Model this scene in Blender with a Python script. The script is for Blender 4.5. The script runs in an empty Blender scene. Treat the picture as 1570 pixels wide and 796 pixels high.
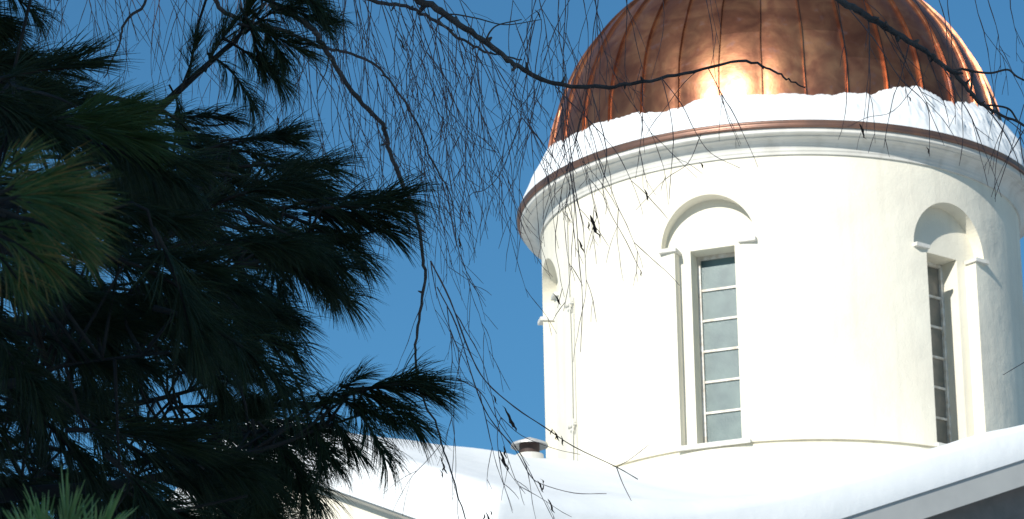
import bpy, bmesh, math, random
import numpy as np
from mathutils import Matrix, Vector
random.seed(7); rng = np.random.default_rng(7)
S = bpy.context.scene
COL = S.collection
R = math.radians
# ------------------------------------------------------------ camera
W, H, F = 1570, 796, 6000.0
CAM = np.array([0.0, -47.3155, 1.6]); PITCH, YAW, ROLL = .3269, .0722, -.0197
CR = Matrix.Rotation(YAW, 3, 'Z') @ Matrix.Rotation(math.pi/2+PITCH, 3, 'X') @ Matrix.Rotation(ROLL, 3, 'Z')
cd = bpy.data.cameras.new('camera'); cam = bpy.data.objects.new('camera', cd); COL.objects.link(cam)
cam.matrix_world = Matrix.Translation(Vector(CAM)) @ CR.to_4x4()
cd.sensor_width = 36; cd.lens = 36*F/W; cd.clip_start = .1; cd.clip_end = 6000
cd.dof.use_dof = True; cd.dof.focus_distance = 13.5; cd.dof.aperture_fstop = 24
S.camera = cam
# ------------------------------------------------------------ world, sun, exposure
SUN_AZ, SUN_EL = -22.0, 25.0        # azimuth measured from the camera side of the tower
sd = Vector((math.sin(R(SUN_AZ))*math.cos(R(SUN_EL)), -math.cos(R(SUN_AZ))*math.cos(R(SUN_EL)), math.sin(R(SUN_EL))))
wd = bpy.data.worlds.new('World'); S.world = wd; wd.use_nodes = True
nt = wd.node_tree; nt.nodes.clear()
sky = nt.nodes.new('ShaderNodeTexSky'); sky.sky_type = 'NISHITA'; sky.sun_disc = False
sky.sun_elevation = R(SUN_EL); sky.sun_rotation = math.atan2(sd.x, sd.y)
sky.altitude = 200; sky.air_density = 1.0; sky.dust_density = 0.0; sky.ozone_density = 8.5
bg = nt.nodes.new('ShaderNodeBackground'); bg.inputs[1].default_value = .10
wo = nt.nodes.new('ShaderNodeOutputWorld')
wb = nt.nodes.new('ShaderNodeVectorMath'); wb.operation = 'MULTIPLY'; wb.inputs[1].default_value = (.79, 1.07, .92)
nt.links.new(sky.outputs[0], wb.inputs[0]); nt.links.new(wb.outputs[0], bg.inputs[0]); nt.links.new(bg.outputs[0], wo.inputs[0])
sl = bpy.data.lights.new('sun', 'SUN'); sl.energy = 4.8; sl.angle = R(.53); sl.color = (1, .955, .88)
so = bpy.data.objects.new('sun', sl); COL.objects.link(so); so.rotation_euler = sd.to_track_quat('Z', 'Y').to_euler()
S.view_settings.view_transform = 'Standard'; S.view_settings.look = 'None'
S.view_settings.exposure = 0.18; S.view_settings.gamma = 1
# ------------------------------------------------------------ materials
def mat(name, color, rough=.8, metal=0, spec=.5, noise=None, bump=None):
    m = bpy.data.materials.new(name); m.use_nodes = True; t = m.node_tree; b = t.nodes['Principled BSDF']
    b.inputs['Base Color'].default_value = (*color, 1); b.inputs['Roughness'].default_value = rough
    b.inputs['Metallic'].default_value = metal; b.inputs['Specular IOR Level'].default_value = spec
    tc = t.nodes.new('ShaderNodeTexCoord')
    if noise:                                   # (scale, second colour, detail)
        n = t.nodes.new('ShaderNodeTexNoise'); n.inputs['Scale'].default_value = noise[0]; n.inputs['Detail'].default_value = noise[2]
        t.links.new(tc.outputs['Object'], n.inputs['Vector'])
        r = t.nodes.new('ShaderNodeValToRGB'); r.color_ramp.elements[0].position = .35; r.color_ramp.elements[1].position = .68
        r.color_ramp.elements[0].color = (*color, 1); r.color_ramp.elements[1].color = (*noise[1], 1)
        t.links.new(n.outputs[0], r.inputs[0]); t.links.new(r.outputs[0], b.inputs['Base Color'])
    if bump:                                    # list of (scale, strength, distance)
        prev = None
        for sc, st, di in bump:
            n = t.nodes.new('ShaderNodeTexNoise'); n.inputs['Scale'].default_value = sc; n.inputs['Detail'].default_value = 5
            t.links.new(tc.outputs['Object'], n.inputs['Vector'])
            bp = t.nodes.new('ShaderNodeBump'); bp.inputs['Strength'].default_value = st; bp.inputs['Distance'].default_value = di
            t.links.new(n.outputs[0], bp.inputs['Height'])
            if prev: t.links.new(prev.outputs[0], bp.inputs['Normal'])
            prev = bp
        t.links.new(prev.outputs[0], b.inputs['Normal'])
    return m
M = {}
M['stucco'] = mat('stucco', (.80, .765, .645), .9, spec=.2, noise=(1.3, (.73, .69, .58), 8), bump=[(2.2, .5, .05), (45, .35, .01)])
M['trim'] = mat('trim', (.68, .67, .62), .7, spec=.3, noise=(3, (.60, .59, .54), 6), bump=[(20, .2, .01)])
def streaks(m, dark, amount):
    t = m.node_tree; b = t.nodes['Principled BSDF']; src = b.inputs['Base Color'].links[0].from_socket
    tc = t.nodes.new('ShaderNodeTexCoord'); mp = t.nodes.new('ShaderNodeMapping'); mp.inputs['Scale'].default_value = (7, 7, .45)
    n = t.nodes.new('ShaderNodeTexNoise'); n.inputs['Scale'].default_value = 1.0; n.inputs['Detail'].default_value = 6
    r = t.nodes.new('ShaderNodeMapRange'); r.inputs['From Min'].default_value = .52; r.inputs['From Max'].default_value = .75; r.inputs['To Max'].default_value = amount
    x = t.nodes.new('ShaderNodeMix'); x.data_type = 'RGBA'; x.inputs['B'].default_value = (*dark, 1)
    t.links.new(tc.outputs['Object'], mp.inputs[0]); t.links.new(mp.outputs[0], n.inputs['Vector']); t.links.new(n.outputs[0], r.inputs['Value'])
    t.links.new(r.outputs[0], x.inputs['Factor']); t.links.new(src, x.inputs['A']); t.links.new(x.outputs['Result'], b.inputs['Base Color'])
streaks(M['stucco'], (.52, .48, .40), .30); streaks(M['trim'], (.42, .40, .35), .5)
M['snow'] = mat('snow', (.77, .80, .81), .75, spec=.2, bump=[(1.2, .35, .08), (9, .12, .02), (60, .3, .006)])
M['slush'] = mat('slush', (.36, .35, .34), .9, noise=(.3, (.66, .66, .66), 8), bump=[(3, .5, .05)])
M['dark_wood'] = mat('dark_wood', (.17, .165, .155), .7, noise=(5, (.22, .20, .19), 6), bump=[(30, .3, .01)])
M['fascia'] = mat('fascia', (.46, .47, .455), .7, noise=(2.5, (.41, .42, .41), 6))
M['copper_dark'] = None
M['white_paint'] = mat('white_paint', (.74, .73, .69), .6, noise=(14, (.52, .46, .38), 8))
M['glass'] = mat('glass', (.06, .105, .11), .3, noise=(3.5, (.11, .17, .165), 8), bump=[(70, .25, .004)])
M['glass_dark'] = mat('glass_dark', (.13, .14, .125), .3, noise=(6, (.22, .20, .17), 6), bump=[(70, .25, .004)])
M['metal'] = mat('metal', (.30, .28, .27), .45, metal=.8)
M['collar_dark'] = mat('collar_dark', (.05, .03, .025), .7)  # even near-black brown of the vent collar
M['galvanized'] = mat('galvanized', (.60, .60, .58), .5, metal=.3, noise=(9, (.45, .43, .40), 5))
M['cable'] = mat('cable', (.62, .60, .54), .6)
M['brick'] = mat('brick', (.22, .10, .07), .9, noise=(2, (.28, .14, .1), 6))
M['slate'] = mat('slate', (.08, .085, .09), .7)
M['bark'] = mat('bark', (.09, .065, .055), .9, noise=(18, (.17, .13, .11), 6), bump=[(40, .6, .01)])
M['twig'] = mat('twig', (.15, .09, .085), .75, noise=(9, (.24, .15, .14), 4))
M['pine_bark'] = mat('pine_bark', (.03, .022, .018), .9, noise=(12, (.055, .04, .03), 6), bump=[(30, .6, .01)])
M['dry_leaf'] = mat('dry_leaf', (.10, .055, .035), .8)
# needles: green, some browned, different per shoot
def needle_mat(name, c1, c2):
    m = bpy.data.materials.new(name); m.use_nodes = True; t = m.node_tree; b = t.nodes['Principled BSDF']
    b.inputs['Roughness'].default_value = .55; b.inputs['Specular IOR Level'].default_value = .3
    a = t.nodes.new('ShaderNodeAttribute'); a.attribute_name = 'tone'
    r = t.nodes.new('ShaderNodeMix'); r.data_type = 'RGBA'
    r.inputs['A'].default_value = (*c1, 1); r.inputs['B'].default_value = (*c2, 1)
    t.links.new(a.outputs['Fac'], r.inputs['Factor']); t.links.new(r.outputs['Result'], b.inputs['Base Color'])
    return m
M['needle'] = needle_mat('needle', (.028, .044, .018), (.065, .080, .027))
M['needle_near'] = needle_mat('needle_near', (.12, .20, .055), (.75, .34, .10))  # greens lightened, sunlight put into the colour; browned tips are the needles' own
M['needle_green'] = needle_mat('needle_green', (.34, .48, .15), (.42, .50, .18))
# copper
def copper(gain=.66, ra=.27, rb=.43):
    m = bpy.data.materials.new('copper'); m.use_nodes = True; t = m.node_tree; b = t.nodes['Principled BSDF']; L = t.links.new
    b.inputs['Metallic'].default_value = .86
    tc = t.nodes.new('ShaderNodeTexCoord')
    def noise(sc, det, dist=0):
        n = t.nodes.new('ShaderNodeTexNoise'); n.inputs['Scale'].default_value = sc; n.inputs['Detail'].default_value = det
        n.inputs['Distortion'].default_value = dist; L(tc.outputs['Object'], n.inputs['Vector']); return n
    n1 = noise(2.6, 10, 1.2); n2 = noise(6, 6, 0)
    r1 = t.nodes.new('ShaderNodeValToRGB'); cr = r1.color_ramp
    cr.elements[0].position = .3; cr.elements[0].color = (.34, .13, .075, 1)
    cr.elements[1].position = .72; cr.elements[1].color = (.70, .33, .16, 1)
    e = cr.elements.new(.5); e.color = (.50, .21, .11, 1)
    L(n1.outputs[0], r1.inputs[0])
    at = t.nodes.new('ShaderNodeAttribute'); at.attribute_name = 'tone'
    mp = t.nodes.new('ShaderNodeMapRange'); mp.inputs['To Min'].default_value = .70*gain; mp.inputs['To Max'].default_value = 1.15*gain
    L(at.outputs['Fac'], mp.inputs['Value'])
    mx = t.nodes.new('ShaderNodeVectorMath'); mx.operation = 'SCALE'; L(r1.outputs[0], mx.inputs[0]); L(mp.outputs[0], mx.inputs['Scale'])
    r2 = t.nodes.new('ShaderNodeValToRGB'); r2.color_ramp.elements[0].position = .60; r2.color_ramp.elements[1].position = .78
    r2.color_ramp.elements[1].color = (.45, .45, .45, 1); L(n2.outputs[0], r2.inputs[0])
    mm = t.nodes.new('ShaderNodeMix'); mm.data_type = 'RGBA'; mm.inputs['B'].default_value = (.25, .19, .20, 1)
    L(r2.outputs[0], mm.inputs['Factor']); L(mx.outputs[0], mm.inputs['A']); L(mm.outputs['Result'], b.inputs['Base Color'])
    mr = t.nodes.new('ShaderNodeMapRange'); mr.inputs['To Min'].default_value = ra; mr.inputs['To Max'].default_value = rb
    L(n2.outputs[0], mr.inputs['Value']); L(mr.outputs[0], b.inputs['Roughness'])
    n3 = noise(3.5, 4, 0); bp = t.nodes.new('ShaderNodeBump'); bp.inputs['Strength'].default_value = .22; bp.inputs['Distance'].default_value = .03
    L(n3.outputs[0], bp.inputs['Height']); L(bp.outputs[0], b.inputs['Normal'])
    return m
M['copper'] = copper(); M['copper_rim'] = mat('copper_rim', (.20, .125, .10), .42, metal=.75, noise=(4, (.30, .16, .11), 6))
# ------------------------------------------------------------ helpers
def tag(o, label=None, cat=None, group=None, kind=None):
    for k, v in (('label', label), ('category', cat), ('group', group), ('kind', kind)):
        if v: o[k] = v
    return o
def empty(name, loc=(0, 0, 0)):
    o = bpy.data.objects.new(name, None); COL.objects.link(o); o.location = loc; return o
def link(name, me, parent=None, inherit=True):
    o = bpy.data.objects.new(name, me); COL.objects.link(o)
    if parent is not None: o.parent = parent
    return o
def mesh(name, v, f, m, parent=None, smooth=False, tone=None):
    me = bpy.data.meshes.new(name); me.from_pydata([tuple(map(float, p)) for p in v], [], [tuple(map(int, q)) for q in f]); me.update()
    me.materials.append(m)
    if smooth: me.polygons.foreach_set('use_smooth', [True]*len(me.polygons))
    if tone is not None:
        a = me.attributes.new('tone', 'FLOAT', 'FACE'); a.data.foreach_set('value', np.asarray(tone, dtype=np.float32))
    return link(name, me, parent)
class MB:
    def __init__(s): s.v = []; s.f = []
    def add(s, v, f):
        n = len(s.v); s.v += [tuple(p) for p in v]; s.f += [tuple(i+n for i in q) for q in f]
    def hexa(s, p):      # 8 points: bottom 4, top 4
        s.add(p, [(0, 3, 2, 1), (4, 5, 6, 7), (0, 1, 5, 4), (1, 2, 6, 5), (2, 3, 7, 6), (3, 0, 4, 7)])
    def box(s, a, b, fn=lambda x, y, z: (x, y, z)):
        (x0, y0, z0), (x1, y1, z1) = a, b
        s.hexa([fn(*q) for q in ((x0, y0, z0), (x1, y0, z0), (x1, y1, z0), (x0, y1, z0), (x0, y0, z1), (x1, y0, z1), (x1, y1, z1), (x0, y1, z1))])
    def revolve(s, prof, n=256, close=False):
        k = len(prof); v = []; f = []
        for i in range(n):
            a = 2*math.pi*i/n
            v += [(r*math.sin(a), -r*math.cos(a), z) for r, z in prof]
        for i in range(n):
            j = (i+1) % n
            for q in range(k if close else k-1):
                w = (q+1) % k; f.append((i*k+q, j*k+q, j*k+w, i*k+w))
        s.add(v, f)
    def tube(s, pts, rad, n=5):
        pts = np.asarray(pts, float); m = len(pts)
        rad = np.full(m, rad) if np.isscalar(rad) else np.asarray(rad, float)
        t = np.gradient(pts, axis=0); t /= np.linalg.norm(t, axis=1)[:, None]+1e-9
        up = np.array([.3, 1, .1]) if abs(t[:, 1]).mean() < .8 else np.array([1., 0, 0])
        A = np.cross(t, up); A /= np.linalg.norm(A, axis=1)[:, None]+1e-9; B = np.cross(t, A)
        an = np.arange(n)*2*math.pi/n
        v = (pts[:, None]+rad[:, None, None]*(np.cos(an)[None, :, None]*A[:, None]+np.sin(an)[None, :, None]*B[:, None])).reshape(-1, 3)
        f = [(i*n+j, i*n+(j+1) % n, (i+1)*n+(j+1) % n, (i+1)*n+j) for i in range(m-1) for j in range(n)]
        f += [tuple(range(n))[::-1], tuple((m-1)*n+j for j in range(n))]
        s.add(v, f)
    def build(s, name, m, parent=None, smooth=False, tone=None): return mesh(name, s.v, s.f, m, parent, smooth, tone)
def catmull(p, k=6):
    p = [np.asarray(q, float) for q in p]; p = [2*p[0]-p[1]]+p+[2*p[-1]-p[-2]]; out = []
    for i in range(1, len(p)-2):
        for j in range(k):
            t = j/k; out.append(.5*((2*p[i])+(-p[i-1]+p[i+1])*t+(2*p[i-1]-5*p[i]+4*p[i+1]-p[i+2])*t*t+(-p[i-1]+3*p[i]-3*p[i+1]+p[i+2])*t**3))
    out.append(p[-2]); return np.array(out)
CRn = np.array(CR)
def U(u, v, d): return CAM+(CRn @ np.array([(u-W/2)/F, -(v-H/2)/F, -1.0]))*d      # a point seen at u,v and standing d metres away
def azp(az, r, z): return (r*math.sin(R(az)), -r*math.cos(R(az)), z)
def locf(az):                                    # local frame of a wall direction: (lateral, distance from axis, z)
    a = R(az); n = (math.sin(a), -math.cos(a)); t = (math.cos(a), math.sin(a))
    return lambda l, d, z: (n[0]*d+t[0]*l, n[1]*d+t[1]*l, z)
# ------------------------------------------------------------ ground
g = mesh('ground', [(-3000, -3000, 0), (3000, -3000, 0), (3000, 3000, 0), (-3000, 3000, 0)], [(0, 1, 2, 3)], M['slush']); tag(g, kind='structure')
# ------------------------------------------------------------ church
ch = tag(empty('church'), 'cream stucco church with a round windowed drum under a ribbed copper dome', 'church')
AZ0 = -16.65; WIN = [AZ0+60*k for k in range(6)]
ZS = 16.794; ZB = 14.28; RW = 3.035
def cutter(kind):
    b = MB()
    for az in WIN:
        fn = locf(az)
        if kind == 'rect': b.box((-.42, 2.82, 14.31), (.42, 3.3, ZS+.004), fn)
        elif kind == 'inner': b.box((-.28, 2.1, 14.38), (.28, 2.95, 16.80), fn)
        else:
            n = 40; pr = [(.597*math.cos(math.pi*i/n), ZS+.62*math.sin(math.pi*i/n)) for i in range(n+1)]
            v = [fn(l, 2.8203, z) for l, z in pr]+[fn(l, 3.3, z) for l, z in pr]; k = n+1
            b.add(v, [tuple(range(k)), tuple(range(2*k-1, k-1, -1))]+[(i+1, i, k+i, k+i+1) for i in range(n)]+[(0, n, 2*k-1, k)])
    me = bpy.data.meshes.new('c'); me.from_pydata(b.v, [], b.f); bm = bmesh.new(); bm.from_mesh(me)
    bmesh.ops.recalc_face_normals(bm, faces=bm.faces); bm.to_mesh(me); bm.free()
    o = bpy.data.objects.new('c', me); COL.objects.link(o); return o
b = MB(); b.revolve([(RW, ZB), (RW, 18.02), (2.25, 18.02), (2.25, ZB)], 360, close=True)
drum = b.build('drum', M['stucco'])
bm = bmesh.new(); bm.from_mesh(drum.data); bmesh.ops.recalc_face_normals(bm, faces=bm.faces); bm.to_mesh(drum.data); bm.free()
cs = [cutter(k) for k in ('rect', 'arch', 'inner')]
for c in cs:
    md = drum.modifiers.new('b', 'BOOLEAN'); md.operation = 'DIFFERENCE'; md.solver = 'EXACT'; md.object = c
bpy.context.view_layer.update()
dm = bpy.data.meshes.new_from_object(drum.evaluated_get(bpy.context.evaluated_depsgraph_get()))
drum.modifiers.clear(); drum.data = dm; drum.parent = ch
dm.materials.clear(); dm.materials.append(M['stucco'])
for c in cs: bpy.data.objects.remove(c)
# plinth ring under the drum, with its fine joint
b = MB(); b.revolve([(2.3, ZB-.003), (2.995, ZB-.003), (2.995, ZB-.022), (3.022, ZB-.036), (3.022, 10.4), (2.9, 10.4)], 256)
b.build('plinth', M['stucco'], ch, smooth=False)
# cornice under the dome
b = MB(); b.revolve([(2.98, 17.83), (3.06, 17.83), (3.065, 17.86), (3.075, 17.875), (3.08, 17.90), (3.095, 17.93), (3.12, 17.96), (3.16, 17.985), (3.215, 18.0),
                     (3.22, 18.015), (3.285, 18.018), (3.30, 18.03), (3.30, 18.10), (2.6, 18.10)], 256)
b.build('cornice', M['trim'], ch)
b = MB(); b.revolve([(3.30, 18.082), (3.33, 18.080), (3.342, 18.09), (3.343, 18.10), (3.335, 18.112), (3.335, 18.138), (3.345, 18.15), (3.335, 18.165), (2.7, 18.24)], 256)
b.build('copper_rim', M['copper_rim'], ch, smooth=True)
# dome: copper sheets between standing seams
ZD, RD, NS, PH = 18.585, 2.93, 35, -2.6
b = MB(); tone = []
for k in range(NS):
    a0 = PH+360/NS*k; tn = rng.random()
    els = np.linspace(-8, 88.5, 40)
    for part in range(8):
        aa, ab = a0+360/NS*part/8, a0+360/NS*(part+1)/8
        def rad(a):
            q = ((a-a0) % (360/NS))/(360/NS); return RD+.012*math.sin(math.pi*q) if 1e-6 < q < 1-1e-6 else RD
        v = []
        for e in els:
            for a in (aa, ab):
                r_ = rad(a); ce, se = math.cos(R(e)), math.sin(R(e)); v.append(azp(a, r_*ce, ZD+r_*se))
        f = [(2*i, 2*i+1, 2*i+3, 2*i+2) for i in range(len(els)-1)]
        b.add(v, f)
        # horizontal lap joints shift each sheet's tone
        tone += [((tn+.35*math.floor((e+8+7*(k % 3))/33)) % 1.0) for e in els[:-1]]
me_o = b.build('dome', M['copper'], ch, smooth=True, tone=tone)
bm = bmesh.new(); bm.from_mesh(me_o.data); bmesh.ops.remove_doubles(bm, verts=bm.verts, dist=.0005); bmesh.ops.recalc_face_normals(bm, faces=bm.faces)
bm.to_mesh(me_o.data); bm.free()
b = MB()
for k in range(NS):
    a = PH+360/NS*k; v = []; els = np.linspace(-8, 86, 36)
    for e in els:
        ce, se = math.cos(R(e)), math.sin(R(e))
        hw = .0065+.0015*math.sin(e*.7+k)
        wob = .004*math.sin(e*.31+k*2.1)
        for da, rr in ((-hw*1.9, RD-.01), (-hw*.9, RD+.012), (-hw*.65, RD+.038), (hw*.65, RD+.038), (hw*.9, RD+.012), (hw*1.9, RD-.01)):
            p = Vector(azp(a, rr*ce, ZD+rr*se)); t = Vector((math.cos(R(a)), math.sin(R(a)), 0)); p += t*(da+wob); v.append(p)
    n = 6; b.add(v, [(i*n+j, i*n+j+1, (i+1)*n+j+1, (i+1)*n+j) for i in range(len(els)-1) for j in range(n-1)])
b.revolve([(.32, ZD+RD-.04), (.30, ZD+RD+.06), (.12, ZD+RD+.16), (.06, ZD+RD+.5), (.16, ZD+RD+.62), (.16, ZD+RD+.72), (.03, ZD+RD+.85), (.0, ZD+RD+.86)], 32)
b.build('standing_seams', M['copper'], ch)
# windows
for k, az in enumerate(WIN):
    fn = locf(az); w = empty('window', fn(0, 2.6, ZB)); w.parent = ch
    inv = Vector(w.location)
    def L(l, d, z, fn=fn, inv=inv): p = Vector(fn(l, d, z)); return tuple(p-inv)
    b = MB()      # frame with five bars
    z0, z1 = 14.41, 16.765
    for (l0, l1, a0, a1) in ((-.278, -.240, z0-.03, z1+.03), (.240, .278, z0-.03, z1+.03), (-.2395, .2395, z0-.03, z0+.035), (-.2395, .2395, z1-.01, z1+.033)):
        b.box((l0, 2.52, a0), (l1, 2.575, a1), L)
    for i in range(1, 6):
        zz = z0+.035+(z1-z0-.045)*i/6; b.box((-.2395, 2.530, zz-.014), (.2395, 2.560, zz+.014), L)
    b.build('frame', M['white_paint'], w)
    b = MB(); b.box((-.2395, 2.52, z0), (.2395, 2.538, z1), L)
    b.build('pane', M['glass_dark'] if k == 1 else M['glass'], w)
    b = MB()      # sloping sill with a lip
    pr = [(2.50, 14.36), (2.50, 14.425), (2.82, 14.385), (3.065, 14.315), (3.065, 14.258), (3.05, 14.254), (3.04, 14.28), (2.6, 14.30)]
    lat = [-.455, .455]
    v = [L(l if d > 2.9 else l*.61, d, z) for l in lat for d, z in pr]; n = len(pr)
    b.add(v, [(i, (i+1) % n, n+(i+1) % n, n+i) for i in range(n)]+[tuple(range(n))[::-1], tuple(range(n, 2*n))])
    b.build('sill', M['trim'], w)
    for s in (-1, 1):
        b = MB(); x0, x1 = sorted((s*.392, s*.612))
        b.box((x0, 2.84, ZS-.040), (x1, 3.045, ZS+.006), L)
        b.build('impost', M['trim'], w)
# lightning cable with brackets
b = MB(); b.tube([azp(-58.6+.35*math.sin(z*1.7), 3.062, z) for z in np.linspace(12.6, 17.75, 40)], .011, 5)
b.tube([azp(-56.9+.2*math.sin(z*1.1), 3.05, z) for z in np.linspace(12.6, 16.6, 30)], .006, 4)
for z in (14.95, 16.5):
    b.tube([azp(-58.9, 2.99, z), azp(-58.9, 3.11, z+.01)], .016, 6); b.tube([azp(-59.6, 3.08, z), azp(-56.6, 3.08, z+.02)], .014, 6)
    b.tube([azp(-57.6, 3.08, z-.06), azp(-57.3, 3.08, z+.09)], .012, 6)
b.build('cable', M['cable'], ch)
# ---- cross shaped body. frame: u along the right arm, v along the left arm
AU, AV = 43.35, -46.65
eu = np.array([math.sin(R(AU)), -math.cos(R(AU)), 0]); ev = np.array([math.sin(R(AV)), -math.cos(R(AV)), 0])
def P(u, v, z): return eu*u+ev*v+np.array([0, 0, z])
RU, LV, WA = 4.15, 8.25, 4.2             # facade distances of the two arms, half width
OU, OV, OE = .35, .15, .35               # overhangs
def rake(pts, ax, dist):                 # height and slope of a rake seen through two image points, on the facade plane
    out = []
    n = eu if ax == 'u' else ev; t = ev if ax == 'u' else eu
    for u, v in pts:
        d = U(u, v, 1)-CAM; s = (dist-n@CAM)/(n@d); p = CAM+d*s; out.append((t@p, p[2]))
    (a, b_), (c, d_) = out; k = (d_-b_)/(c-a); return b_-k*a, -abs(k), out
hu, ku, _o1 = rake([(1290, 796), (1570, 705)], 'u', RU+OU)
hv, kv, _o2 = rake([(440, 725), (640, 796)], 'v', LV+OV)
print('rakes', hu, ku, _o1, hv, kv, _o2)
def roofz(u, v):                         # top of the roof deck
    a = np.where(np.abs(v) <= WA+OE+.01, hu+ku*np.abs(v), -99); b2 = np.where(np.abs(u) <= WA+OE+.01, hv+kv*np.abs(u), -99)
    return a, b2
def body(ax, a0, a1, h, k, o):
    T = (lambda s, t, z: P(s, t, z)) if ax == 'u' else (lambda s, t, z: P(t, s, z))
    e = WA; b = MB()
    e2 = LV if ax == 'u' else WA; dt = .31 if ax == 'u' else .03
    prof = [(-e, 0), (e2, 0), (e2, h+k*e2-dt), (0, h-dt), (-e, h+k*e-dt)]
    v = [T(s, t, z) for s in (a0, a1) for t, z in prof]
    b.add(v, [(0, 1, 2, 3, 4), (9, 8, 7, 6, 5)]+[(i, (i+1) % 5, 5+(i+1) % 5, 5+i) for i in range(5)]); b.build('wall', M['stucco'], ch)
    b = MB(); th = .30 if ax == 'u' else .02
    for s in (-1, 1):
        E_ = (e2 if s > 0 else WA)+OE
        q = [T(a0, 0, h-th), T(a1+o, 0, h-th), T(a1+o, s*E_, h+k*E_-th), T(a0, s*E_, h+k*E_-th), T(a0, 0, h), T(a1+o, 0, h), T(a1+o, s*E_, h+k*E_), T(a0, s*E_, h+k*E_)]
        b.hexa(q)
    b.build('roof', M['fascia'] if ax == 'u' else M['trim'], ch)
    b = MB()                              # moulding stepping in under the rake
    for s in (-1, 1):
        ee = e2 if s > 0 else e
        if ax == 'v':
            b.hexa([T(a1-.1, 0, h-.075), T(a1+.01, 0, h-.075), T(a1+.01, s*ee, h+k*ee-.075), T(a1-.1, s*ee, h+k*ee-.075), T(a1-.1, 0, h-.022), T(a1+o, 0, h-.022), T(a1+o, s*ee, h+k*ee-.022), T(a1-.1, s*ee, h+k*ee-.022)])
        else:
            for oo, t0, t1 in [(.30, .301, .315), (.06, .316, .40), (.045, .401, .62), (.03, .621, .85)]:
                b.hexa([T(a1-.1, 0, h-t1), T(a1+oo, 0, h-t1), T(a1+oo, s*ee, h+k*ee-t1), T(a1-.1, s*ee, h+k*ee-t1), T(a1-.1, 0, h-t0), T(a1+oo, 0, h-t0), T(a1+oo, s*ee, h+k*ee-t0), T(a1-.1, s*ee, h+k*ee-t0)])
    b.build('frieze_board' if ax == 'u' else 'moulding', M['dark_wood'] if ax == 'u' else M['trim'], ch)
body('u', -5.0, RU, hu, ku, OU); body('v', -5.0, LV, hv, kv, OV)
# vent pipe behind the left ridge
vp = empty('vent_pipe', P(0, 0, 0)); vp.parent = ch
c0 = U(812, 697, 46.0); cx, cy, cz = c0
b = MB(); b.revolve([(.165, -1.6), (.165, -.01), (.15, -.01)], 32); b.v = [(x+cx, y+cy, z+cz) for x, y, z in b.v]; b.build('pipe', M['trim'], vp, smooth=True)
b = MB(); b.revolve([(.12, -.04), (.12, .14)], 32); b.v = [(x+cx, y+cy, z+cz) for x, y, z in b.v]; b.build('collar', M['collar_dark'], vp, smooth=True)
b = MB(); b.revolve([(0, .215), (.215, .125), (.222, .095), (.205, .105), (0, .16)], 32); b.v = [(x+cx, y+cy, z+cz) for x, y, z in b.v]; b.build('cap', M['galvanized'], vp)
# ------------------------------------------------------------ snow
def vn(p, seed, octs=4, lac=2.0):                    # cheap value noise built of sines
    r_ = np.random.default_rng(seed); out = 0; am = 1; tot = 0; fq = 1
    for o in range(octs):
        acc = 0
        for _ in range(5):
            k = r_.normal(size=p.shape[-1]); k /= np.linalg.norm(k); acc = acc+np.sin((p @ k)*fq*2*math.pi*r_.uniform(.7, 1.3)+r_.uniform(0, 6.3))
        out = out+am*acc/5; tot += am; am *= .55; fq *= lac
    return out/tot*1.6
# roof snow: a height field over the cross shaped roof
st = .07; us = np.arange(-5.0, RU+OU+.05+st/2, st); vs = np.arange(-5.0, LV+OV+.05+st/2, st)
UU, VV = np.meshgrid(us, vs, indexing='ij'); E_ = WA+OE+.03; EF = vs.max()+.001
inA = (VV >= -E_) & (VV <= EF); inB = (np.abs(UU) <= E_); mask = inA | inB
zA = np.where(inA, hu+ku*np.abs(VV), -50); zB = np.where(inB, hv+kv*np.abs(UU), -50)
deck = np.maximum(zA, zB)
def sm(a, b_, k): 
    h_ = np.clip(.5+.5*(a-b_)/k, 0, 1); return b_*(1-h_)+a*h_+k*h_*(1-h_)
def ridge(t): return np.sqrt(t*t+.35**2)-.12
zs = sm(np.where(inA, hu+ku*ridge(VV), -50), np.where(inB, hv+kv*ridge(UU), -50), 1.1)
zs = zs+.20*np.clip((7.2-VV)/3.5, 0, 1)*np.exp(-(UU/2.2)**2)*np.clip(VV-1, 0, 1)
dA = np.where(inA, np.minimum(us.max()-UU, np.minimum(EF-VV, E_+VV)), 0); dB = np.where(inB, np.minimum(vs.max()-VV, E_-np.abs(UU)), 0)
d = np.maximum(dA, dB)
p2 = np.stack([UU, VV], -1)
tt = np.clip((VV-UU+1)/5, 0, 1); TH = .44+.12*tt*tt*(3-2*tt)+.035*vn(p2/2.2, 3, 3)
rd = .38; q = np.clip(d/rd, 0, 1); edge = np.sqrt(np.clip(1-(1-q)**2, 0, 1))
top = np.where(d < -1, deck+.02, deck+(zs-deck+TH)*(.42+.58*edge))
idx = -np.ones(UU.shape, int); idx[mask] = np.arange(mask.sum())
pos = (UU[..., None]*eu+VV[..., None]*ev); pos = pos+np.zeros_like(pos); posT = pos.copy(); posT[..., 2] = top; posB = pos.copy(); posB[..., 2] = deck+.004
vt = posT[mask]; vb = posB[mask]; n = len(vt); F_ = []
ok = (idx[:-1, :-1] >= 0) & (idx[1:, :-1] >= 0) & (idx[:-1, 1:] >= 0) & (idx[1:, 1:] >= 0)
ii, jj = np.nonzero(ok)
q4 = np.stack([idx[ii, jj], idx[ii+1, jj], idx[ii+1, jj+1], idx[ii, jj+1]], 1)
snow = mesh('roof_snow', np.vstack([vt, vb]), np.vstack([q4[:, ::-1], q4+n]).tolist(), M['snow'], smooth=True)
bm = bmesh.new(); bm.from_mesh(snow.data); bmesh.ops.remove_doubles(bm, verts=bm.verts, dist=.001)
be = [e for e in bm.edges if e.is_boundary]
bmesh.ops.bridge_loops(bm, edges=be) if be else None
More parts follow.
